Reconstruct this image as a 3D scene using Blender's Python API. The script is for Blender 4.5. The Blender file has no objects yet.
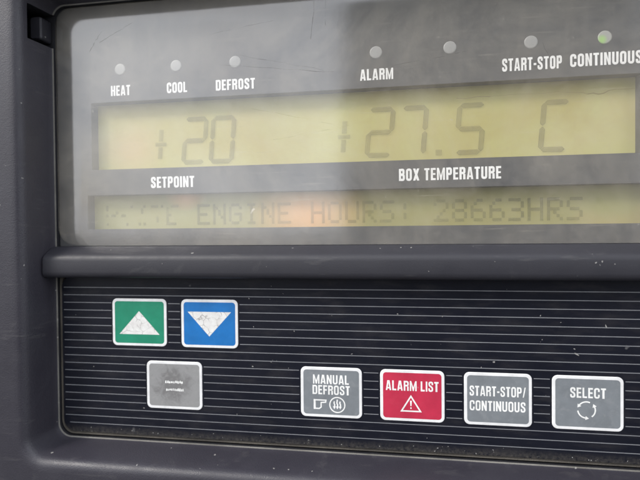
import bpy, bmesh, math, random
from mathutils import Vector, Matrix

random.seed(7)
scene = bpy.context.scene
COL = scene.collection
MM = 0.001

# ------------------------------------------------------------------ camera
cam_d = bpy.data.cameras.new("camera")
cam_d.sensor_width = 36.0
cam_d.lens = 27.0
cam_d.clip_start = 0.005
cam_d.clip_end = 500.0
cam = bpy.data.objects.new("camera", cam_d)
COL.objects.link(cam)
yaw, pitch, roll = math.radians(8.838), math.radians(-0.848), math.radians(-0.53)
cam.matrix_world = (Matrix.Translation((0, -0.15376, 0)) @ Matrix.Rotation(yaw, 4, 'Z')
                    @ Matrix.Rotation(math.pi / 2 + pitch, 4, 'X') @ Matrix.Rotation(roll, 4, 'Z'))
cam_d.dof.use_dof = True
cam_d.dof.focus_distance = 0.150
cam_d.dof.aperture_fstop = 11.0
scene.camera = cam

# ------------------------------------------------------------------ light
SUN_EL, SUN_AZ = math.radians(42), math.radians(-130)      # azimuth from +Y towards +X
world = bpy.data.worlds.new("World")
scene.world = world
world.use_nodes = True
wn = world.node_tree.nodes
sky = wn.new("ShaderNodeTexSky")
sky.sky_type = 'NISHITA'
sky.sun_disc = False
sky.sun_elevation = SUN_EL
sky.sun_rotation = SUN_AZ
sky.air_density = 1.0
sky.dust_density = 3.0
sky.ozone_density = 1.0
wl = world.node_tree.links
wco = wn.new("ShaderNodeTexCoord")
wmap = wn.new("ShaderNodeMapping"); wmap.inputs["Scale"].default_value = (1, 1, 1.8); wmap.inputs["Location"].default_value = (.3, 1.1, .2)
wl.new(wco.outputs["Generated"], wmap.inputs[0])
cl = wn.new("ShaderNodeTexNoise"); cl.inputs["Scale"].default_value = 2.6; cl.inputs["Detail"].default_value = 6; cl.inputs["Roughness"].default_value = .55
wl.new(wmap.outputs[0], cl.inputs["Vector"])
cr = wn.new("ShaderNodeMapRange"); cr.inputs[1].default_value = .22; cr.inputs[2].default_value = .54
wl.new(cl.outputs["Fac"], cr.inputs[0])
cm = wn.new("ShaderNodeMix"); cm.data_type = 'RGBA'; cm.inputs[7].default_value = (13.5, 14.0, 14.9, 1)
wsep = wn.new("ShaderNodeSeparateXYZ"); wl.new(wco.outputs["Generated"], wsep.inputs[0])
wab = wn.new("ShaderNodeMath"); wab.operation = 'GREATER_THAN'; wl.new(wsep.outputs[2], wab.inputs[0]); wab.inputs[1].default_value = 0.0
wmu = wn.new("ShaderNodeMath"); wmu.operation = 'MULTIPLY'; wl.new(cr.outputs[0], wmu.inputs[0]); wl.new(wab.outputs[0], wmu.inputs[1])
wl.new(wmu.outputs[0], cm.inputs[0]); wl.new(sky.outputs[0], cm.inputs[6])
wl.new(cm.outputs[2], wn["Background"].inputs[0])
wn["Background"].inputs[1].default_value = 0.11
sun_d = bpy.data.lights.new("sun", 'SUN')
sun_d.energy = 1.6
sun_d.angle = math.radians(15)
sun_d.color = (1.0, 0.95, 0.88)
sun = bpy.data.objects.new("sun", sun_d)
COL.objects.link(sun)
sdir = Vector((math.sin(SUN_AZ) * math.cos(SUN_EL), math.cos(SUN_AZ) * math.cos(SUN_EL), math.sin(SUN_EL)))
sun.rotation_euler = sdir.to_track_quat('Z', 'Y').to_euler()
sun.location = sdir * 5
scene.view_settings.view_transform = 'Standard'
scene.view_settings.look = 'None'
scene.view_settings.gamma = 1.0
scene.view_settings.exposure = 0.46
scene.cycles.use_denoising = True
scene.cycles.transparent_max_bounces = 16
scene.cycles.max_bounces = 8

# ------------------------------------------------------------------ mesh helpers (all lengths in millimetres)
class M:
    def __init__(s):
        s.v, s.f, s.m, s.sm = [], [], [], []

    def vert(s, x, y, z):
        s.v.append((x * MM, y * MM, z * MM))
        return len(s.v) - 1

    def face(s, idx, mat=0, smooth=False):
        s.f.append(tuple(idx)); s.m.append(mat); s.sm.append(smooth)

    def poly(s, pts, y, mat=0):
        """flat polygon (x,z) facing the viewer (-Y)"""
        a = sum(p[0] * q[1] - q[0] * p[1] for p, q in zip(pts, pts[1:] + pts[:1]))
        if a < 0:
            pts = pts[::-1]
        s.face([s.vert(x, y, z) for x, z in pts], mat)

    def rect(s, x0, z0, x1, z1, y, mat=0):
        s.poly([(x0, z0), (x1, z0), (x1, z1), (x0, z1)], y, mat)

    def loft(s, loops, mat=0, cap0=False, cap1=False, smooth=False, flip=False):
        """loops: lists of (x,y,z), same count, closed"""
        ids = [[s.vert(*p) for p in L] for L in loops]
        n = len(ids[0])
        for a, b in zip(ids, ids[1:]):
            for i in range(n):
                q = [a[i], a[(i + 1) % n], b[(i + 1) % n], b[i]]
                s.face(q[::-1] if flip else q, mat, smooth)
        if cap0:
            s.face(ids[0] if flip else ids[0][::-1], mat)
        if cap1:
            s.face(ids[-1][::-1] if flip else ids[-1], mat)

    def box(s, x0, y0, z0, x1, y1, z1, mat=0):
        L = lambda y: [(x0, y, z0), (x1, y, z0), (x1, y, z1), (x0, y, z1)]
        s.loft([L(y1), L(y0)], mat, True, True)

    def ribbon(s, pts, w, y, closed=False, mat=0):
        """flat stroke with mitred joins"""
        n = len(pts)
        A, B = [], []
        for i, p in enumerate(pts):
            p = Vector(p)
            ds = []
            if closed or i > 0:
                ds.append((p - Vector(pts[i - 1])).normalized())
            if closed or i < n - 1:
                ds.append((Vector(pts[(i + 1) % n]) - p).normalized())
            ns = [Vector((-d.y, d.x)) for d in ds]
            m = sum(ns, Vector((0, 0))).normalized()
            k = (w / 2) / max(0.35, m.dot(ns[0]))
            A.append(p + m * k); B.append(p - m * k)
        ia = [s.vert(q.x, y, q.y) for q in A]
        ib = [s.vert(q.x, y, q.y) for q in B]
        for i in range(n if closed else n - 1):
            j = (i + 1) % n
            s.face([ib[i], ib[j], ia[j], ia[i]], mat)

    def build(s, name, mats, parent=None, label=None):
        me = bpy.data.meshes.new(name)
        me.from_pydata(s.v, [], s.f)
        for i, p in enumerate(me.polygons):
            p.material_index = s.m[i]
            p.use_smooth = s.sm[i]
        for m in (mats if isinstance(mats, (list, tuple)) else [mats]):
            me.materials.append(m)
        me.update()
        o = bpy.data.objects.new(name, me)
        COL.objects.link(o)
        if parent:
            o.parent = parent
        if label:
            o["label"] = label
        return o


def rrect(x0, z0, x1, z1, r, y=None, seg=8):
    pts = []
    for cx, cz, a0 in ((x1 - r, z0 + r, -90), (x1 - r, z1 - r, 0), (x0 + r, z1 - r, 90), (x0 + r, z0 + r, 180)):
        for i in range(seg + 1):
            a = math.radians(a0 + 90 * i / seg)
            q = (cx + r * math.cos(a), cz + r * math.sin(a))
            pts.append(q if y is None else (q[0], y, q[1]))
    return pts


def rounded(pts, r, seg=4):
    out = [pts[0]]
    for a, b, c in zip(pts, pts[1:], pts[2:]):
        a, b, c = Vector(a), Vector(b), Vector(c)
        d1, d2 = (a - b), (c - b)
        k = min(r, d1.length * .5, d2.length * .5)
        p, q = b + d1.normalized() * k, b + d2.normalized() * k
        for i in range(seg + 1):
            t = i / seg
            out.append(tuple(p * (1 - t) ** 2 + b * 2 * t * (1 - t) + q * t * t))
    out.append(pts[-1])
    res = [out[0]]
    for p in out[1:]:
        if (Vector(p) - Vector(res[-1])).length > 1e-4:
            res.append(p)
    return res

# ------------------------------------------------------------------ node helpers
class NT:
    def __init__(s, name):
        s.mat = bpy.data.materials.new(name)
        s.mat.use_nodes = True
        s.t = s.mat.node_tree
        s.t.nodes.clear()
        s.out = s.t.nodes.new("ShaderNodeOutputMaterial")
        s.co = s.t.nodes.new("ShaderNodeTexCoord").outputs["Object"]

    def n(s, typ, props=None, **ins):
        nd = s.t.nodes.new(typ)
        for k, v in (props or {}).items():
            setattr(nd, k, v)
        for k, v in ins.items():
            s.set(nd, k.replace("_", " "), v)
        return nd

    def set(s, nd, key, v):
        sock = nd.inputs[int(key)] if key.isdigit() else nd.inputs[key]
        if hasattr(v, "is_output"):
            s.t.links.new(v, sock)
        else:
            sock.default_value = v

    def noise(s, scale, detail=4, rough=.6, vec=None, dist=0.0):
        nd = s.n("ShaderNodeTexNoise", Vector=vec or s.co, Scale=scale, Detail=detail, Roughness=rough, Distortion=dist)
        return nd.outputs["Fac"]

    def ramp(s, fac, stops):
        nd = s.n("ShaderNodeValToRGB", Fac=fac)
        el = nd.color_ramp.elements
        while len(el) < len(stops):
            el.new(.5)
        for e, (p, c) in zip(el, stops):
            e.position = p
            e.color = c if len(c) == 4 else (*c, 1)
        return nd.outputs["Color"]

    def rng(s, v, a, b, c=0., d=1.):
        return s.n("ShaderNodeMapRange", Value=v, From_Min=a, From_Max=b, To_Min=c, To_Max=d).outputs[0]

    def math(s, op, a, b=0.):
        nd = s.t.nodes.new("ShaderNodeMath"); nd.operation = op
        s.set(nd, "0", a); s.set(nd, "1", b)
        return nd.outputs[0]

    def mix(s, f, a, b):
        nd = s.t.nodes.new("ShaderNodeMix"); nd.data_type = 'RGBA'
        for i, v in ((0, f), (6, a), (7, b)):
            s.set(nd, str(i), v if hasattr(v, "is_output") or i == 0 else (*v, 1))
        return nd.outputs[2]

    def stretch(s, sx, sy, sz, rot=(0, 0, 0)):
        return s.n("ShaderNodeMapping", Vector=s.co, Scale=(sx, sy, sz), Rotation=rot).outputs[0]

    def specks(s, scale, size, density, vec=None):
        """irregular dust dots: one per voronoi cell, only in a share of the cells"""
        warp = s.n("ShaderNodeTexNoise", Vector=vec or s.co, Scale=scale * 3, Detail=1)
        v = s.n("ShaderNodeVectorMath", {"operation": 'MULTIPLY_ADD'})
        s.set(v, "0", warp.outputs["Color"]); v.inputs[1].default_value = (.35 / scale,) * 3; s.set(v, "2", vec or s.co)
        vo = s.n("ShaderNodeTexVoronoi", Vector=v.outputs[0], Scale=scale)
        sep = s.n("ShaderNodeSeparateColor", Color=vo.outputs["Color"])
        r = s.math('MULTIPLY', s.math('POWER', sep.outputs[1], 2.5), size)
        d = s.math('DIVIDE', vo.outputs["Distance"], s.math('MAXIMUM', r, .001))
        near = s.rng(d, .6, 1.0, 1., 0.)
        on = s.math('LESS_THAN', sep.outputs[0], density)
        return s.math('MULTIPLY', near, on)

    def bump(s, h, strength, dist):
        return s.n("ShaderNodeBump", Height=h, Strength=strength, Distance=dist).outputs[0]

    def bsdf(s, **kw):
        b = s.n("ShaderNodeBsdfPrincipled")
        for k, v in kw.items():
            k = k.replace("_", " ")
            if k == "Base Color" and not hasattr(v, "is_output"):
                v = (*v, 1)
            s.set(b, k, v)
        return b.outputs[0]

    def done(s, sh):
        s.t.links.new(sh, s.out.inputs[0])
        return s.mat


def plastic(name, a, b, rough, grain, dust=.25, spec=.5):
    m = NT(name)
    big = m.noise(35, 5, .65)
    streak = m.noise(1.0, 4, .6, m.stretch(60, 60, 420))
    c = m.mix(m.rng(big, .3, .7), a, b)
    c = m.mix(m.math('MULTIPLY', m.rng(streak, .62, .8), .30), c, (.16, .155, .15))
    c = m.mix(m.math('MULTIPLY', m.rng(m.noise(55, 8, .75, dist=1.2), .58, .74), .16), c, (.20, .195, .185))
    sp = m.specks(430, .22, dust)
    c = m.mix(m.math('MULTIPLY', sp, .7), c, (.34, .33, .31))
    fine = m.noise(2600, 2, .6)
    h = m.math('ADD', fine, m.math('MULTIPLY', m.noise(420, 3), .5))
    r = m.rng(m.noise(120, 4), .3, .7, rough - .07, rough + .09)
    return m.done(m.bsdf(Base_Color=c, Roughness=r, Normal=m.bump(h, grain, .0004), Specular_IOR_Level=spec))


def printed(name, c, rough=.38, wear=0.0, wearcol=(.35, .34, .33)):
    m = NT(name)
    v = m.rng(m.noise(180, 4, .6), .3, .7, .88, 1.1)
    col = m.n("ShaderNodeVectorMath", {"operation": 'SCALE'}, Vector=c, Scale=v).outputs[0]
    if wear:
        col = m.mix(m.math('MULTIPLY', m.rng(m.noise(320, 5, .7, dist=.6), .52, .72), wear), col, wearcol)
    sp = m.specks(420, .26, .12)
    col = m.mix(m.math('MULTIPLY', sp, .45), col, (.42, .40, .37))
    return m.done(m.bsdf(Base_Color=col, Roughness=rough, Normal=m.bump(m.noise(700, 3), .12, .0002)))


MAT = {}
MAT["housing"] = plastic("grained black plastic", (.026, .024, .033), (.034, .032, .042), .42, .20)
MAT["bar"] = plastic("smooth dark plastic", (.019, .0185, .025), (.025, .0245, .032), .50, .09, .35)
MAT["gasket"] = plastic("dusty gasket", (.055, .050, .044), (.15, .135, .115), .8, .5, .5, .2)
MAT["lip"] = plastic("dust whitened lip", (.10, .095, .085), (.26, .25, .23), .8, .4, .5, .2)
MAT["dark"] = plastic("dark cavity plastic", (.012, .012, .016), (.018, .018, .022), .6, .2, .05)

m = NT("navy keypad film")
c = m.mix(m.rng(m.noise(60, 5), .3, .7), (.0065, .0075, .0135), (.0095, .0105, .0175))
c = m.mix(m.math('MULTIPLY', m.rng(m.noise(1, 5, .65, m.stretch(70, 70, 260)), .5, .85), .10), c, (.22, .20, .18))
c = m.mix(m.math('MULTIPLY', m.specks(190, .26, .30), .55), c, (.30, .30, .30))
c = m.mix(m.math('MULTIPLY', m.specks(75, .12, .36), .9), c, (.62, .61, .58))
sepz = m.n("ShaderNodeSeparateXYZ", Vector=m.co).outputs[2]
edge = m.math('MULTIPLY', m.rng(sepz, -.0668, -.0694), m.rng(m.noise(900, 6, .75), .35, .65))
c = m.mix(m.math('MULTIPLY', edge, .5), c, (.13, .118, .10))
MAT["keypad"] = m.done(m.bsdf(Base_Color=c, Roughness=m.rng(m.noise(90, 4), .3, .7, .30, .46),
                              Normal=m.bump(m.noise(900, 3), .10, .0002), Specular_IOR_Level=.20))
MAT["stripe"] = printed("pale grey stripe ink", (.20, .205, .22), .4, .35, (.16, .16, .17))
MAT["fleck"] = printed("pale dirt fleck", (.27, .265, .255), .8)
MAT["white"] = printed("white button ink", (.80, .80, .80), .38, .3, (.55, .54, .52))
MAT["legend"] = printed("white legend ink", (.83, .83, .81), .38)
MAT["green"] = printed("green button ink", (.012, .235, .135), .36, .14, (.10, .30, .22))
MAT["blue"] = printed("blue button ink", (.008, .155, .46), .36, .14, (.06, .25, .55))
MAT["red"] = printed("red button ink", (.50, .028, .068), .36, .12, (.52, .10, .13))
MAT["grey"] = printed("grey button ink", (.195, .212, .228), .36, .45, (.29, .30, .31))
m = NT("rubbed grey button ink")
d = m.n("ShaderNodeVectorMath", {"operation": 'DISTANCE'}, Vector=m.stretch(1, 0, 1))
d.inputs[1].default_value = (-.0750, 0, -.0512)
rub = m.math('ADD', m.rng(d.outputs["Value"], .001, .0085, 1, 0), m.rng(m.noise(330, 6, .7, dist=.8), .3, .7, -.45, .45))
c = m.mix(m.rng(rub, .15, .75), (.27, .27, .27), (.175, .172, .172))
c = m.mix(m.math('MULTIPLY', m.rng(m.noise(900, 5, .7), .55, .7), .4), c, (.36, .35, .34))
MAT["worn"] = m.done(m.bsdf(Base_Color=c, Roughness=.5, Normal=m.bump(m.noise(500, 4), .25, .0003)))
# crazed white of the worn arrow symbols
m = NT("crazed white ink")
warp = m.n("ShaderNodeTexNoise", Vector=m.co, Scale=500.0, Detail=3)
vv = m.n("ShaderNodeVectorMath", {"operation": 'MULTIPLY_ADD'})
m.set(vv, "0", warp.outputs["Color"]); vv.inputs[1].default_value = (.0022,) * 3; m.set(vv, "2", m.co)
vo = m.n("ShaderNodeTexVoronoi", {"feature": 'DISTANCE_TO_EDGE'}, Vector=vv.outputs[0], Scale=400.0)
crk = m.math('MULTIPLY', m.rng(vo.outputs["Distance"], .01, .06, 1, 0), m.rng(m.noise(220, 2), .40, .53))
c = m.mix(m.rng(m.noise(500, 4), .35, .7), (.80, .80, .78), (.66, .64, .62))
c = m.mix(m.math('MULTIPLY', crk, .8), c, (.28, .26, .25))
MAT["crazed"] = m.done(m.bsdf(Base_Color=c, Roughness=.5))
MAT["mask"] = printed("grey display surround", (.070, .070, .072), .5, .12, (.15, .15, .15))
MAT["window_text"] = printed("white window legend ink", (.84, .83, .80), .45)
MAT["led"] = printed("milky indicator dome", (.31, .31, .30), .4)
m = NT("lit green indicator dome")
d = m.n("ShaderNodeVectorMath", {"operation": 'DISTANCE'}, Vector=m.co)
d.inputs[1].default_value = (.0612, .0, .0566)
g = m.rng(d.outputs["Value"], .0003, .0019, 1, 0)
MAT["led_lit"] = m.done(m.bsdf(Base_Color=m.mix(g, (.34, .34, .31), (.20, .36, .06)), Roughness=.3,
                               Emission_Color=(.35, .85, .08, 1), Emission_Strength=m.math('MULTIPLY', g, .30)))
# olive reflectors of the liquid crystal screens
def reflector(name, c0, c1, c2, reflection_spots):
    m = NT(name)
    c = m.mix(m.rng(m.noise(26, 5, .65, dist=.5), .36, .62), c0, c1)
    c = m.mix(m.math('MULTIPLY', m.rng(m.noise(14, 3, vec=m.stretch(1, 1, 1.6, (0, .4, 0))), .50, .70), .3), c, c2)
    for px, pz, r in reflection_spots:  # orange tints of reflections, painted into the screen colour
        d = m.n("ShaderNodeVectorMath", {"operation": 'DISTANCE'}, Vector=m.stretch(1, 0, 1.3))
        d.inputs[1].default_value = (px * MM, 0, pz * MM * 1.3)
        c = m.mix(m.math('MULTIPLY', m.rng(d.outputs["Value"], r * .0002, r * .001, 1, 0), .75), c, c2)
    return m.done(m.bsdf(Base_Color=c, Roughness=.6))
MAT["lcd"] = reflector("olive liquid crystal reflector", (.415, .355, .120), (.47, .445, .180), (.54, .40, .20), ((-92, 30, 13),))
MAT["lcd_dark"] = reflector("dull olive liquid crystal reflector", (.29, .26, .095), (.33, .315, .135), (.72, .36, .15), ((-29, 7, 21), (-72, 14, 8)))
m = NT("faded crystal segment")
tr = m.n("ShaderNodeBsdfTransparent")
df = m.n("ShaderNodeBsdfDiffuse", Color=(.16, .15, .09, 1))
mx = m.n("ShaderNodeMixShader", Fac=m.rng(m.noise(90, 3), .3, .7, .14, .32))
m.set(mx, "1", tr.outputs[0]); m.set(mx, "2", df.outputs[0])
MAT["segment"] = m.done(mx.outputs[0])
m = NT("faint crystal dots")
tr = m.n("ShaderNodeBsdfTransparent")
df = m.n("ShaderNodeBsdfDiffuse", Color=(.16, .16, .09, 1))
mx = m.n("ShaderNodeMixShader", Fac=m.rng(m.noise(40, 3), .3, .7, .12, .36))
m.set(mx, "1", tr.outputs[0]); m.set(mx, "2", df.outputs[0])
MAT["dots"] = m.done(mx.outputs[0])
# weathered clear window: clear, dusty film, reflecting front
m = NT("weathered clear window")
film = m.rng(m.noise(18, 8, .72, dist=.6), .36, .66, .02, .26)
film = m.math('ADD', film, m.math('MULTIPLY', m.rng(m.noise(1, 5, .6, m.stretch(420, 420, 45)), .52, .8), .045))
film = m.math('ADD', film, m.rng(m.noise(150, 6, .75, dist=.8), .45, .75, 0, .06))
film = m.math('ADD', film, m.math('MULTIPLY', m.rng(m.noise(1, 4, .6, m.stretch(50, 50, 800, (0, .22, 0))), .62, .72), .10))
film = m.math('ADD', film, m.math('MULTIPLY', m.rng(m.noise(1, 4, .6, m.stretch(40, 40, 900, (0, -.16, 0))), .64, .72), .08))
film = m.math('ADD', film, m.math('MULTIPLY', m.specks(420, .20, .35), .16))
film = m.math('ADD', film, m.math('MULTIPLY', m.specks(110, .08, .16), .5))
tr = m.n("ShaderNodeBsdfTransparent")
df = m.n("ShaderNodeBsdfDiffuse", Color=(.60, .54, .44, 1))
mx = m.n("ShaderNodeMixShader", Fac=film)
m.set(mx, "1", tr.outputs[0]); m.set(mx, "2", df.outputs[0])
gl = m.n("ShaderNodeBsdfGlossy", Color=(1, 1, 1, 1), Roughness=m.rng(m.noise(60, 4), .3, .7, .09, .135),
         Normal=m.bump(m.noise(120, 3), .05, .0003))
fr = m.n("ShaderNodeFresnel", IOR=2.0)
m2 = m.n("ShaderNodeMixShader", Fac=fr.outputs[0])
m.set(m2, "1", mx.outputs[0]); m.set(m2, "2", gl.outputs[0])
geo = m.n("ShaderNodeNewGeometry")
m3 = m.n("ShaderNodeMixShader", Fac=geo.outputs["Backfacing"])
m.set(m3, "1", m2.outputs[0]); m.set(m3, "2", tr.outputs[0])
MAT["window"] = m.done(m3.outputs[0])
MAT["crack"] = printed("dirty crack", (.22, .19, .11), .8)
m = NT("fine scratch")
tr = m.n("ShaderNodeBsdfTransparent"); df = m.n("ShaderNodeBsdfDiffuse", Color=(.10, .095, .08, 1))
mx = m.n("ShaderNodeMixShader", Fac=m.rng(m.noise(160, 3), .35, .7, .05, .5))
m.set(mx, "1", tr.outputs[0]); m.set(mx, "2", df.outputs[0])
MAT["scratch"] = m.done(mx.outputs[0])

# ------------------------------------------------------------------ lettering: condensed bold capitals, cap height 1
S = .19
def glyph(ch):
    """(width, list of ('p', polygon) or ('r', path, closed, stroke))"""
    w, s = .52, S
    c = s / 2
    R = lambda x0, y0, x1, y1: ('p', [(x0, y0), (x1, y0), (x1, y1), (x0, y1)])
    st = R(0, 0, s, 1)
    P = lambda pts, r=.16: ('r', rounded(pts, r), False, s)
    h = .165
    if ch == ' ': return .22, []
    if ch == '-': return .26, [R(.0, .36, .26, .53)]
    if ch == '/': return .34, [('p', [(0, 0), (.13, 0), (.34, 1), (.21, 1)])]
    if ch == 'I': return s, [st]
    if ch == 'L': return .42, [st, R(s, 0, .42, h)]
    if ch == 'E': return .43, [st, R(s, 0, .43, h), R(s, 1 - h, .43, 1), R(s, .43, .40, .58)]
    if ch == 'F': return .42, [st, R(s, 1 - h, .42, 1), R(s, .42, .39, .57)]
    if ch == 'T': return .46, [R(0, 1 - h, .46, 1), R(.13, 0, .33, 1 - h)]
    if ch == 'H': return w, [st, R(w - s, 0, w, 1), R(s, .43, w - s, .59)]
    if ch == 'U': return w, [P([(c, 1), (c, c * .85), (w - c, c * .85), (w - c, 1)], .2)]
    if ch == 'O':
        return w, [('r', rrect(c, c * .85, w - c, 1 - c * .85, .13, seg=4), True, s)]
    if ch == 'C':
        return w, [P([(w - c, .64), (w - c, 1 - c * .85), (c, 1 - c * .85), (c, c * .85), (w - c, c * .85), (w - c, .37)], .2)]
    if ch == 'D': return w, [st, P([(s, 1 - h / 2), (w - c, 1 - h / 2), (w - c, h / 2), (s, h / 2)], .2)]
    if ch == 'P': return w - .02, [st, P([(s, 1 - h / 2), (w - .02 - c, 1 - h / 2), (w - .02 - c, .47), (s, .47)], .16)]
    if ch == 'R': return w, [st, P([(s, 1 - h / 2), (w - c, 1 - h / 2), (w - c, .52), (s, .52)], .14),
                             ('p', [(w - s - .01, 0), (w, 0), (w - .01, .44), (w - s - .01, .44)])]
    if ch == 'B': return w, [st, P([(s, 1 - h / 2), (w - c - .02, 1 - h / 2), (w - c - .02, .53), (s, .53)], .14),
                             P([(s, .50), (w - c, .50), (w - c, h / 2), (s, h / 2)], .14)]
    if ch == 'S':
        return w - .02, [P([(w - .02 - c, .67), (w - .02 - c, 1 - c * .85), (c, 1 - c * .85), (c, .60), (w - .02 - c, .42),
                            (w - .02 - c, c * .85), (c, c * .85), (c, .33)], .17)]
    if ch == 'A':
        w = .56
        return w, [('p', [(0, 0), (s * .95, 0), (w / 2, .74), (w / 2, 1), (w / 2 - .12, 1)]),
                   ('p', [(w, 0), (w - s * .95, 0), (w / 2, .74), (w / 2, 1), (w / 2 + .12, 1)]),
                   R(.16, .17, w - .16, .31)]
    if ch == 'N': return w + .02, [st, R(w + .02 - s, 0, w + .02, 1), ('p', [(s, 1), (w + .02 - s, .45), (w + .02 - s, 0), (s, .55)])]
    if ch == 'M':
        w = .70
        return w, [R(0, 0, s - .02, 1), R(w - s + .02, 0, w, 1), ('p', [(s - .02, 1), (w / 2, .36), (w / 2, 0), (w / 2 - .06, 0), (s - .02, .70)]),
                   ('p', [(w - s + .02, 1), (w / 2, .36), (w / 2, 0), (w / 2 + .06, 0), (w - s + .02, .70)])]
    if ch == 'X':
        w = .56
        return w, [('p', [(0, 0), (.21, 0), (w, 1), (w - .21, 1)]), ('p', [(w, 0), (w - .21, 0), (0, 1), (.21, 1)])]
    raise KeyError(ch)


def text(mb, txt, x0, z0, x1, height, y, mat=0, gap=.11, stroke=.19):
    global S
    S = stroke
    tw = sum(glyph(ch)[0] for ch in txt) + gap * (len(txt) - 1)
    kx = (x1 - x0) / tw
    x = x0
    for ch in txt:
        gw, parts = glyph(ch)
        for k, pt in enumerate(parts):
            yy = y - .006 * k
            if pt[0] == 'p':
                mb.poly([(x + px * kx, z0 + pz * height) for px, pz in pt[1]], yy, mat)
            else:
                t = M()
                t.ribbon(pt[1], pt[3], yy, pt[2])
                base = len(mb.v)
                for vx, vy, vz in t.v:
                    mb.vert(x + vx / MM * kx, yy, z0 + vz / MM * height)
                for f in t.f:
                    mb.face([i + base for i in f], mat)
        x += (gw + gap) * kx

# ================================================================== THE CONTROL PANEL
panel = bpy.data.objects.new("control_panel", None)
COL.objects.link(panel)
panel.empty_display_size = .05
panel["label"] = "black plastic refrigeration control panel with hazy display window above a striped keypad of coloured buttons"
panel["category"] = "control panel"

# ---- housing: outer shell, rounded front rim, sloping inner walls
IX0, IZ0, IX1, IZ1 = -117.9, -70.9, 89.0, 80.0
def inner(o, y, r):
    return rrect(IX0 - o, IZ0 - o, IX1 + o, IZ1 + o, r, y, 10)
OX0, OZ0, OX1, OZ1 = -172, -118, 143, 118
mb = M()
def outer(o, y):
    return rrect(OX0 + o, OZ0 + o, OX1 - o, OZ1 - o, 12 - o, y, 10)
loops = [outer(0, 46), outer(0, -10), outer(.5, -12), outer(1.6, -13.4), outer(3.5, -14.0),
         inner(6.6, -14.0, 10), inner(5.0, -13.93, 9), inner(4.0, -13.6, 8.2), inner(3.2, -13.0, 7.4), inner(2.65, -12.2, 6.8), inner(2.3, -11.2, 6.3),
         inner(1.9, -9.4, 6), inner(.9, -3, 5.2), inner(.62, -1.2, 5), inner(.40, -.75, 4.8), inner(0, -.55, 4.6), inner(0, 9, 4.6)]
mb.loft(loops[:15], 0, True, False, smooth=True)
mb.loft(loops[14:16], 2)
mb.loft(loops[15:], 1, False, True)
housing = mb.build("housing", [MAT["housing"], MAT["dark"], MAT["lip"]], panel)
# latch slot through the left wall, near the top corner
cut = M()
cut.box(-131, -10.2, 65.6, -112, .2, 77.2)
cutter = cut.build("cutter", MAT["dark"])
bo = housing.modifiers.new("slot", 'BOOLEAN')
bo.operation = 'DIFFERENCE'; bo.object = cutter; bo.solver = 'EXACT'
dg = bpy.context.evaluated_depsgraph_get()
new = bpy.data.meshes.new_from_object(housing.evaluated_get(dg))
housing.modifiers.clear()
housing.data = new
bpy.data.objects.remove(cutter)
sm = housing.modifiers.new("edges", 'EDGE_SPLIT')
sm.split_angle = math.radians(32)
mb = M()
mb.loft([rrect(-123.2, 67.2, -119.0, 75, .8, -.2, 3), rrect(-123.2, 67.2, -119.0, 75, .8, -4.6, 3), rrect(-122.8, 67.6, -119.4, 74.6, .6, -5.2, 3)], 0, True, True)
mb.build("latch", MAT["bar"], panel)

# ---- crossbar between window and keypad
prof = [(3, -3.95), (-1.4, -3.95), (-1.9, -4.1), (-2.5, -4.45), (-5.3, -6.35), (-6.1, -7.0), (-6.6, -7.8), (-6.8, -8.7),
        (-6.95, -12.4), (-6.8, -13.3), (-6.4, -14.0), (-5.6, -14.45), (-4.4, -14.6), (3, -14.6)]
mb = M()
mb.loft([[(x, y, z) for y, z in prof] for x in (-118.6, 89.6)], 0, True, True, smooth=True)
rnd = random.Random(21)
def fleck(mb, x, z, r, y, mat):
    """irregular chip of pale dirt"""
    ax = rnd.uniform(.5, 1.5)
    t = rnd.uniform(0, math.pi)
    pts = []
    for k in range(7):
        a = k * math.tau / 7
        q = r * rnd.uniform(.5, 1.15)
        u, v = q * math.cos(a) * ax, q * math.sin(a) / ax
        pts.append((x + u * math.cos(t) - v * math.sin(t), z + u * math.sin(t) + v * math.cos(t)))
    mb.poly(pts, y, mat)
for x, z, r in ((56.5, -9.2, .5), (58.2, -8.9, .6), (57.6, -9.9, .3), (61.5, -9.6, .35), (70.3, -9.4, .55), (70.9, -8.9, .3), (29, -8.9, .25), (-40, -10.5, .2), (-75, -9.6, .3), (10, -11.8, .25)):
    fleck(mb, x, z, r * .6, -6.99, 1)
bar = mb.build("crossbar", [MAT["bar"], MAT["fleck"]], panel)
bar.modifiers.new("edges", 'EDGE_SPLIT').split_angle = math.radians(40)

# ---- keypad film with printed stripes
KX0, KX1 = -116.7, 87.6
mb = M()
mb.loft([rrect(KX0, -69.5, KX1, -14.2, 4.2, 1.6, 8), rrect(KX0, -69.5, KX1, -14.2, 4.2, .1, 8), rrect(KX0 + .12, -69.38, KX1 - .12, -14.32, 4.1, 0, 8)], 0, True, True)
BW, BH = 20.0, 16.3
BT = [('green', -97.2, -22.1), ('blue', -71.85, -22.1), ('worn', -84.7, -43.4),
      ('manual', -30.7, -43.6), ('alarm', -4.9, -43.6), ('start', 21.0, -43.6), ('select', 46.75, -43.6)]
for i in range(19):
    z = -18.36 - 2.661 * i
    lo, hi = KX0 + .8, KX1 - .8
    if i == 18:
        lo += 1.6; hi -= 1.6
    gaps = sorted((bx - .55, bx + BW + .55) for _, bx, bz in BT if bz - BH - .2 < z < bz + .2)
    x = lo
    for a, b in gaps + [(hi, hi)]:
        mb.rect(x, z - .125, a, z + .125, -.02, 1)
        x = b
for x, z, r in ((62.0, -28.6, .42), (53.2, -35.6, .30), (53.8, -37.2, .45), (30.0, -40.3, .36), (14.6, -26.4, .25), (-48, -21.6, .22), (-46.5, -31, .22), (-47, -44.2, .34), (-86, -60, .30), (44, -33, .2)):
    fleck(mb, x, z, r, -.03, 2)
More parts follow.
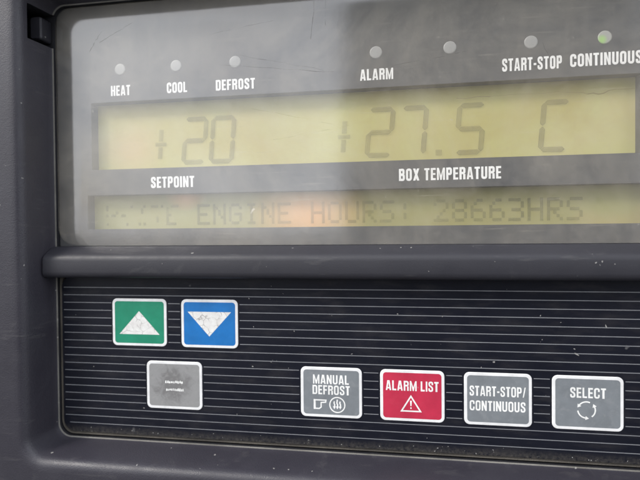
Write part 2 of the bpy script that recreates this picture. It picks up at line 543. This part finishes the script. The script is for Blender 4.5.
for k in range(40):
    fleck(mb, rnd.uniform(-114, 85), rnd.uniform(-66, -17), rnd.choice((.08, .1, .12, .16, .22)), -.03, 2)
for k in range(50):
    fleck(mb, rnd.uniform(-114, 85), -69.2 + abs(rnd.gauss(0, 1.2)), rnd.choice((.08, .1, .14, .2)), -.03, 2)
keypad = mb.build("keypad", [MAT["keypad"], MAT["stripe"], MAT["fleck"]], panel)

# ---- gasket ring between keypad and housing
mb = M()
def ring(o, y, r):
    return rrect(KX0 - o, -69.5 - o, KX1 + o, -12 + o, r, y, 8)
mb.loft([ring(.05, 2, 4.2), ring(.05, .5, 4.2), ring(.22, .25, 4.3), ring(.42, .5, 4.4), ring(.55, .55, 4.5), ring(.75, .2, 4.6), ring(.95, .35, 4.7), ring(1.15, .9, 4.8), ring(1.15, 2, 4.8)], 0, smooth=True)
mb.build("gasket", MAT["gasket"], panel)

# ---- buttons
def base_button(x, z, ink, label):
    mb = M()
    o = .0
    mb.loft([rrect(x, z - BH, x + BW, z, 1.7, .02, 6), rrect(x, z - BH, x + BW, z, 1.7, -.14, 6),
             rrect(x + .12, z - BH + .12, x + BW - .12, z - .12, 1.6, -.22, 6)], 0, False, True)
    b = mb.build("button", MAT["white"], panel, label)
    mb = M()
    mb.poly(rrect(x + .92, z - BH + .92, x + BW - .92, z - .92, 1.0, seg=5), -.245)
    mb.build("face_print", ink, b)
    return b

def fx(x, f): return x + BW * f
def fz(z, f): return z - BH * f
TY = -.262
for key, x, z in BT:
    if key in ('green', 'blue'):
        b = base_button(x, z, MAT[key], "green button with a worn white up arrow" if key == 'green' else "blue button with a worn white down arrow")
        mb = M()
        if key == 'green':
            mb.poly([(fx(x, .13), fz(z, .755)), (fx(x, .872), fz(z, .755)), (fx(x, .498), fz(z, .262))], TY)
        else:
            mb.poly([(fx(x, .116), fz(z, .255)), (fx(x, .884), fz(z, .255)), (fx(x, .498), fz(z, .765))], TY)
        mb.build("arrow_symbol", MAT["crazed"], b)
        continue
    if key == 'worn':
        b = base_button(x, z, MAT["worn"], "grey button whose white lettering is almost worn away")
        mb = M()
        rnd = random.Random(5)
        for zc in (.435, .595):
            xx = .335 if zc < .5 else .35
            while xx < .66:
                wv = rnd.uniform(.014, .034)
                h0, h1 = rnd.uniform(.018, .034), rnd.uniform(.016, .036)
                mb.poly([(fx(x, xx), fz(z, zc + h0)), (fx(x, xx + wv), fz(z, zc + h0 * .8)), (fx(x, xx + wv * .9), fz(z, zc - h1)), (fx(x, xx + .003), fz(z, zc - h1 * .7))], TY)
                xx += wv + rnd.choice((.003, .006, .010))
        mb.build("lettering", MAT["legend"], b)
        continue
    if key == 'manual':
        b = base_button(x, z, MAT["grey"], "grey button reading MANUAL DEFROST")
        mb = M()
        text(mb, "MANUAL", fx(x, .205), fz(z, .335), fx(x, .79), 3.0, TY, stroke=.165)
        text(mb, "DEFROST", fx(x, .195), fz(z, .545), fx(x, .805), 3.0, TY, stroke=.165)
        mb.build("lettering", MAT["legend"], b)
        mb = M()                                   # pointing hand and ringed defrost arrows
        mb.ribbon([(fx(x, .235), fz(z, .66)), (fx(x, .415), fz(z, .66)), (fx(x, .41), fz(z, .70)), (fx(x, .335), fz(z, .71)),
                   (fx(x, .335), fz(z, .80)), (fx(x, .305), fz(z, .83)), (fx(x, .235), fz(z, .83))], .42, TY, True)
        mb.rect(fx(x, .212), fz(z, .845), fx(x, .238), fz(z, .645), TY - .006)
        cx, cz, r = fx(x, .60), fz(z, .745), 2.45
        mb.ribbon([(cx + r * math.cos(a), cz + r * math.sin(a)) for a in [i * math.tau / 32 for i in range(32)]], .38, TY, True)
        for dx, top in ((-.95, 1.15), (0, 1.75), (.95, 1.15)):
            mb.ribbon([(cx + dx, cz + top), (cx + dx - .12, cz + .6), (cx + dx + .12, cz), (cx + dx, cz - .55)], .40, TY)
            mb.poly([(cx + dx - .48, cz - .5), (cx + dx + .48, cz - .5), (cx + dx, cz - 1.45)], TY - .006)
        mb.build("symbol", MAT["legend"], b)
    if key == 'alarm':
        b = base_button(x, z, MAT["red"], "red button reading ALARM LIST above a warning triangle")
        mb = M()
        text(mb, "ALARM", fx(x, .09), fz(z, .405), fx(x, .572), 3.15, TY, stroke=.165)
        text(mb, "LIST", fx(x, .635), fz(z, .405), fx(x, .91), 3.15, TY, stroke=.165)
        mb.build("lettering", MAT["legend"], b)
        mb = M()
        mb.ribbon([(fx(x, .335), fz(z, .80)), (fx(x, .63), fz(z, .80)), (fx(x, .482), fz(z, .51))], .46, TY, True)
        cx = fx(x, .482)
        mb.poly([(cx - .17, fz(z, .70)), (cx + .17, fz(z, .70)), (cx + .30, fz(z, .595)), (cx - .30, fz(z, .595))], TY - .006)
        mb.rect(cx - .2, fz(z, .755), cx + .2, fz(z, .725), TY - .006)
        mb.build("symbol", MAT["legend"], b)
    if key == 'start':
        b = base_button(x, z, MAT["grey"], "grey button reading START-STOP/ CONTINUOUS")
        mb = M()
        text(mb, "START-STOP/", fx(x, .083), fz(z, .445), fx(x, .91), 3.1, TY, stroke=.165)
        text(mb, "CONTINUOUS", fx(x, .083), fz(z, .725), fx(x, .905), 3.1, TY, stroke=.165)
        mb.build("lettering", MAT["legend"], b)
    if key == 'select':
        b = base_button(x, z, MAT["grey"], "grey button reading SELECT above a ring of arrows")
        mb = M()
        text(mb, "SELECT", fx(x, .255), fz(z, .405), fx(x, .755), 3.1, TY, stroke=.165)
        mb.build("lettering", MAT["legend"], b)
        mb = M()
        cx, cz, r = fx(x, .485), fz(z, .625), 2.45
        for a0 in (35, 155, 275):
            arc = [math.radians(a0 - 12 - i * 8.5) for i in range(10)]
            mb.ribbon([(cx + r * math.cos(a), cz + r * math.sin(a)) for a in arc], .40, TY)
            a = math.radians(a0 - 12); t = Vector((-math.sin(a), math.cos(a))); n = Vector((math.cos(a), math.sin(a)))
            p = Vector((cx, cz)) + n * r
            mb.poly([tuple(p + n * .62), tuple(p - n * .62), tuple(p + t * 1.0)], TY - .006)
        mb.build("symbol", MAT["legend"], b)

# ---- display: grey surround with two openings
L1 = (-104.9, 22.8, 72.2, 46.2)
L2 = (-106.8, 2.0, 73.6, 13.9)
DX0, DX1, DZ0, DZ1 = -117.7, 88.8, -3.9, 79.8
mb = M()
FY, BY = 1.0, 5.0
for r in ((DX0, L1[3], DX1, DZ1), (DX0, L1[1], L1[0], L1[3]), (L1[2], L1[1], DX1, L1[3]), (DX0, L2[3], DX1, L1[1]),
          (DX0, L2[1], L2[0], L2[3]), (L2[2], L2[1], DX1, L2[3]), (DX0, DZ0, DX1, L2[1])):
    mb.rect(*r, FY)
for x0, z0, x1, z1 in (L1, L2):
    for (ax, az), (bx, bz) in (((x0, z0), (x1, z0)), ((x1, z0), (x1, z1)), ((x1, z1), (x0, z1)), ((x0, z1), (x0, z0))):
        mb.face([mb.vert(ax, FY, az), mb.vert(bx, FY, bz), mb.vert(bx, BY, bz), mb.vert(ax, BY, az)], 0)
surround = mb.build("display_surround", MAT["mask"], panel)
for t, x0, z, x1, h in (("HEAT", -97.2, 48.3, -90.0, 3.5), ("COOL", -76.5, 48.2, -69.2, 3.5), ("DEFROST", -59.0, 48.1, -45.4, 3.5), ("ALARM", -10.6, 48.6, -.1, 3.55),
                        ("START-STOP", 32.9, 48.9, 50.1, 3.85), ("CONTINUOUS", 52.4, 49.1, 72.2, 3.75),
                        ("SETPOINT", -82.8, 16.0, -67.1, 3.75), ("BOX TEMPERATURE", 1.5, 16.25, 32.5, 3.8)):
    mb = M()
    text(mb, t, x0, z, x1, h, FY - .03)
    mb.build("lettering", MAT["window_text"], surround)
LEDS = (-93.7, -73.1, -52.2, -5.5, 17.4, 41.3, 62.1)
for i, x in enumerate(LEDS):
    mb = M()
    z = 57.3
    prof_l = [(1.98, FY), (1.95, FY - .06), (1.6, FY - .10), (.8, FY - .13), (.2, FY - .14)]
    mb.loft([[(x + r * math.cos(a), y, z + r * math.sin(a)) for a in [k * math.tau / 28 for k in range(28)]] for r, y in prof_l], 0, False, True, smooth=True)
    mb.build("indicator_light", MAT["led_lit"] if i == 6 else MAT["led"], panel, "green lit indicator light above CONTINUOUS" if i == 6 else None)

# ---- liquid crystal screens
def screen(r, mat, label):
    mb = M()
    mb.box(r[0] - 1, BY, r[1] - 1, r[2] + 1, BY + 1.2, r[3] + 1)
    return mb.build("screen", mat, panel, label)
scr1 = screen(L1, MAT["lcd"], "large olive screen showing +20 and +27.5 C")
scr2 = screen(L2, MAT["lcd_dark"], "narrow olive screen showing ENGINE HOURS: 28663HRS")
SEGS = {'0': 'abcdef', '2': 'abged', '7': 'abc', '5': 'afgcd', 'C': 'afed'}
def seven(mb, ch, x, z, w, h, y, slant=.085, t=1.45):
    g = .2
    sk = lambda px, pz: (x + px + slant * pz, z + pz)
    def put(pts):
        mb.poly(pts, y)
        mb.ribbon(pts, .2, y - .02, True)
    def hseg(zc, a, b):
        put([sk(a, zc), sk(a + t / 2, zc + t / 2), sk(b - t / 2, zc + t / 2), sk(b, zc), sk(b - t / 2, zc - t / 2), sk(a + t / 2, zc - t / 2)])
    def vseg(xc, a, b):
        put([sk(xc, a), sk(xc + t / 2, a + t / 2), sk(xc + t / 2, b - t / 2), sk(xc, b), sk(xc - t / 2, b - t / 2), sk(xc - t / 2, a + t / 2)])
    l, r_, lo, mi, hi = t / 2, w - t / 2, t / 2, h / 2, h - t / 2
    for s_ in SEGS[ch]:
        if s_ == 'a': hseg(hi, l + g, r_ - g)
        if s_ == 'g': hseg(mi, l + g, r_ - g)
        if s_ == 'd': hseg(lo, l + g, r_ - g)
        if s_ == 'b': vseg(r_, mi + g, hi - g)
        if s_ == 'f': vseg(l, mi + g, hi - g)
        if s_ == 'c': vseg(r_, lo + g, mi - g)
        if s_ == 'e': vseg(l, lo + g, mi - g)
def plus(mb, x, z, y):
    sl = .085
    mb.poly([(x + 1.3 + sl * 0, z), (x + 2.9, z), (x + 3.2, z + 4.1), (x + 1.6, z + 4.1)], y)
    mb.poly([(x + 1.75, z + 6.1), (x + 3.35, z + 6.1), (x + 3.65, z + 10.2), (x + 2.05, z + 10.2)], y)
    mb.rect(x + .5, z + 4.4, x + 4.6, z + 5.7, y)
SY = BY - .28
mb = M()
plus(mb, -83.4, 26.5, SY)
seven(mb, '2', -73.4, 24.3, 8.9, 16.3, SY); seven(mb, '0', -63.4, 24.3, 8.9, 16.3, SY)
mb.build("digits", MAT["segment"], scr1)
mb = M()
plus(mb, -18.8, 26.6, SY)
seven(mb, '2', -9.6, 24.5, 8.9, 16.3, SY); seven(mb, '7', 1.0, 24.5, 8.9, 16.3, SY)
mb.rect(13.2, 24.5, 15.2, 26.4, SY)
seven(mb, '5', 18.8, 24.5, 8.9, 16.3, SY); seven(mb, 'C', 44.2, 24.5, 8.6, 16.0, SY)
mb.build("digits", MAT["segment"], scr1)
DOT = {'E': "11111 10000 10000 11110 10000 10000 11111", 'N': "10001 11001 10101 10101 10011 10001 10001", 'G': "01110 10001 10000 10111 10001 10001 01110",
       'I': "01110 00100 00100 00100 00100 00100 01110", 'H': "10001 10001 10001 11111 10001 10001 10001", 'O': "01110 10001 10001 10001 10001 10001 01110",
       'U': "10001 10001 10001 10001 10001 10001 01110", 'R': "11110 10001 10001 11110 10100 10010 10001", 'S': "01111 10000 10000 01110 00001 00001 11110",
       ':': "00000 00100 00100 00000 00100 00100 00000", '2': "01110 10001 00001 00010 00100 01000 11111", '8': "01110 10001 10001 01110 10001 10001 01110",
       '6': "00110 01000 10000 11110 10001 10001 01110", '3': "11110 00001 00001 01110 00001 00001 11110", 'T': "11111 00100 00100 00100 00100 00100 00100"}
mb = M()
rnd = random.Random(3)
for k, ch in enumerate("HEITE ENGINE HOURS: 28663HRS"):
    if ch == ' ':
        continue
    x = -67.8 + 5.735 * (k - 6)
    for r_, row in enumerate(DOT[ch].split()):
        for c_, v in enumerate(row):
            if v == '1' and (k > 4 or rnd.random() < (.4 if k < 3 else .85)):
                mb.rect(x + c_ * .93, 10.4 - (r_ + 1) * 1.03 + .03, x + c_ * .93 + .91, 10.4 - r_ * 1.03, BY - .2)
mb.build("message", MAT["dots"], scr2)

# ---- weathered clear window over the display, with its crack and scratches
mb = M()
WX0, WX1, WZ0, WZ1 = -117.5, 88.6, -3.75, 79.5
def pane(o, y):
    return rrect(WX0 + o, WZ0, WX1 - o, WZ1 - o, 6.5 - o * .25, y, 10)
mb.loft([pane(0, .6), pane(0, -.05)], 0)
mb.loft([pane(0, -.05), pane(.6, -.28), pane(1.5, -.50), pane(3, -.76), pane(5, -.98), pane(7.5, -1.14), pane(10, -1.20)], 0, False, True, smooth=True)
window = mb.build("window", MAT["window"], panel)
mb = M()
crack = [(19.0, 40.9), (22, 40.7), (25.5, 41.1), (29, 40.9), (36, 41.2), (44, 41.0), (48, 41.3), (52, 40.9), (55, 40.7), (56.5, 40.2), (58, 40.4), (59.5, 40.0), (61, 40.2), (62.2, 40.9), (64, 41.2), (67, 41.1), (69.5, 41.2)]
for a, b, w in zip(crack, crack[1:], (.12, .2, .22, .06, .05, .05, .08, .08, .12, .28, .34, .3, .26, .2, .16, .1)):
    mb.ribbon([a, b], w, -1.215)
mb.build("crack", MAT["crack"], window)


rnd = random.Random(11)
for x0, z0, x1, z1, w in ((-58, 56, -14, 50.5, .16), (-50, 58.5, -22, 52, .12), (-46, 41, -12, 33, .12), (-60, 66, -38, 69, .12), (-42, 30, -14, 34, .10), (-8, 51, 22, 55, .12),
                          (30, 66, 34, 78, .14), (-26, 62, -24.5, 78, .16), (-21.5, 66, -21, 79, .12), (44, 56, 47, 49, .10), (-100, 66, -88, 72, .18), (-104, 63, -99, 70, .2)):
    n = 9
    pts = [(x0 + (x1 - x0) * i / n + rnd.uniform(-.18, .18), z0 + (z1 - z0) * i / n + rnd.uniform(-.18, .18)) for i in range(n + 1)]
    mb = M()
    for i, (p, q) in enumerate(zip(pts, pts[1:])):
        if rnd.random() < .8:
            mb.ribbon([p, q], w * rnd.uniform(.35, 1.0), -1.212)
    mb.build("scratch", MAT["scratch"], window)

# ---- box trailer made up, out of view, to darken the window's right half
added_trailer = bpy.data.objects.new("added_box_trailer", None)
COL.objects.link(added_trailer)
added_trailer.location = (.82, -4.05, -1.4)
added_trailer["label"] = "tall grey box trailer made up to darken the mirror image in the right half of the display window"
added_trailer["category"] = "added_trailer"
def paint(name, c, r):
    m = NT(name)
    col = m.n("ShaderNodeVectorMath", {"operation": 'SCALE'}, Vector=c, Scale=m.rng(m.noise(3, 5), .3, .7, .85, 1.1)).outputs[0]
    return m.done(m.bsdf(Base_Color=col, Roughness=r))
tp, tb = paint("warm grey added trailer paint", (.24, .225, .20), .5), paint("black added trailer rubber", (.02, .02, .02), .8)
def part(name, boxes, mat):
    mb = M()
    for b in boxes:
        mb.box(*b)
    o = mb.build(name, mat, added_trailer)
    bv = o.modifiers.new("bevel", 'BEVEL'); bv.width = .008; bv.segments = 2; bv.limit_method = 'ANGLE'
    return o
part("body", [(-1270, -9000, 1150, 1270, 0, 4020)], tp)
part("door", [(-1200, 6, 1250, -8, 40, 3920)], tp)
part("door", [(8, 6, 1250, 1200, 40, 3920)], tp)
for x in (-700, -300, 300, 700):
    part("lock_rod", [(x - 16, 46, 1200, x + 16, 78, 3960)], paint("galvanised steel", (.4, .4, .4), .35))
part("added_trailer_bumper", [(-1200, -300, 500, 1200, -220, 640)], tb)
for x in (-1150, 800):
    for y in (-1900, -3200):
        mb = M()
        mb.loft([[(xx, y + r * math.cos(a), 500 + r * math.sin(a)) for a in [k * math.tau / 32 for k in range(32)]] for xx, r in ((x, 460), (x + 30, 500), (x + 320, 500), (x + 350, 460))], 0, True, True)
        mb.build("added_trailer_wheel", tb, added_trailer)
part("added_trailer_chassis", [(-420, -8800, 900, -300, -200, 1150), (300, -8800, 900, 420, -200, 1150), (-1100, -1950, 470, 1100, -1850, 560), (-1100, -3250, 470, 1100, -3150, 560)], tb)

# ---- ground far below and in front, which throws daylight back up
mb = M()
mb.face([mb.vert(x, y, -1400) for x, y in ((-300000, -300000), (300000, -300000), (300000, 300000), (-300000, 300000))])
m = NT("worn asphalt ground")
c = m.mix(m.noise(3, 6), (.075, .075, .075), (.11, .108, .105))
g = mb.build("ground", m.done(m.bsdf(Base_Color=c, Roughness=.9)))
g["kind"] = "structure"
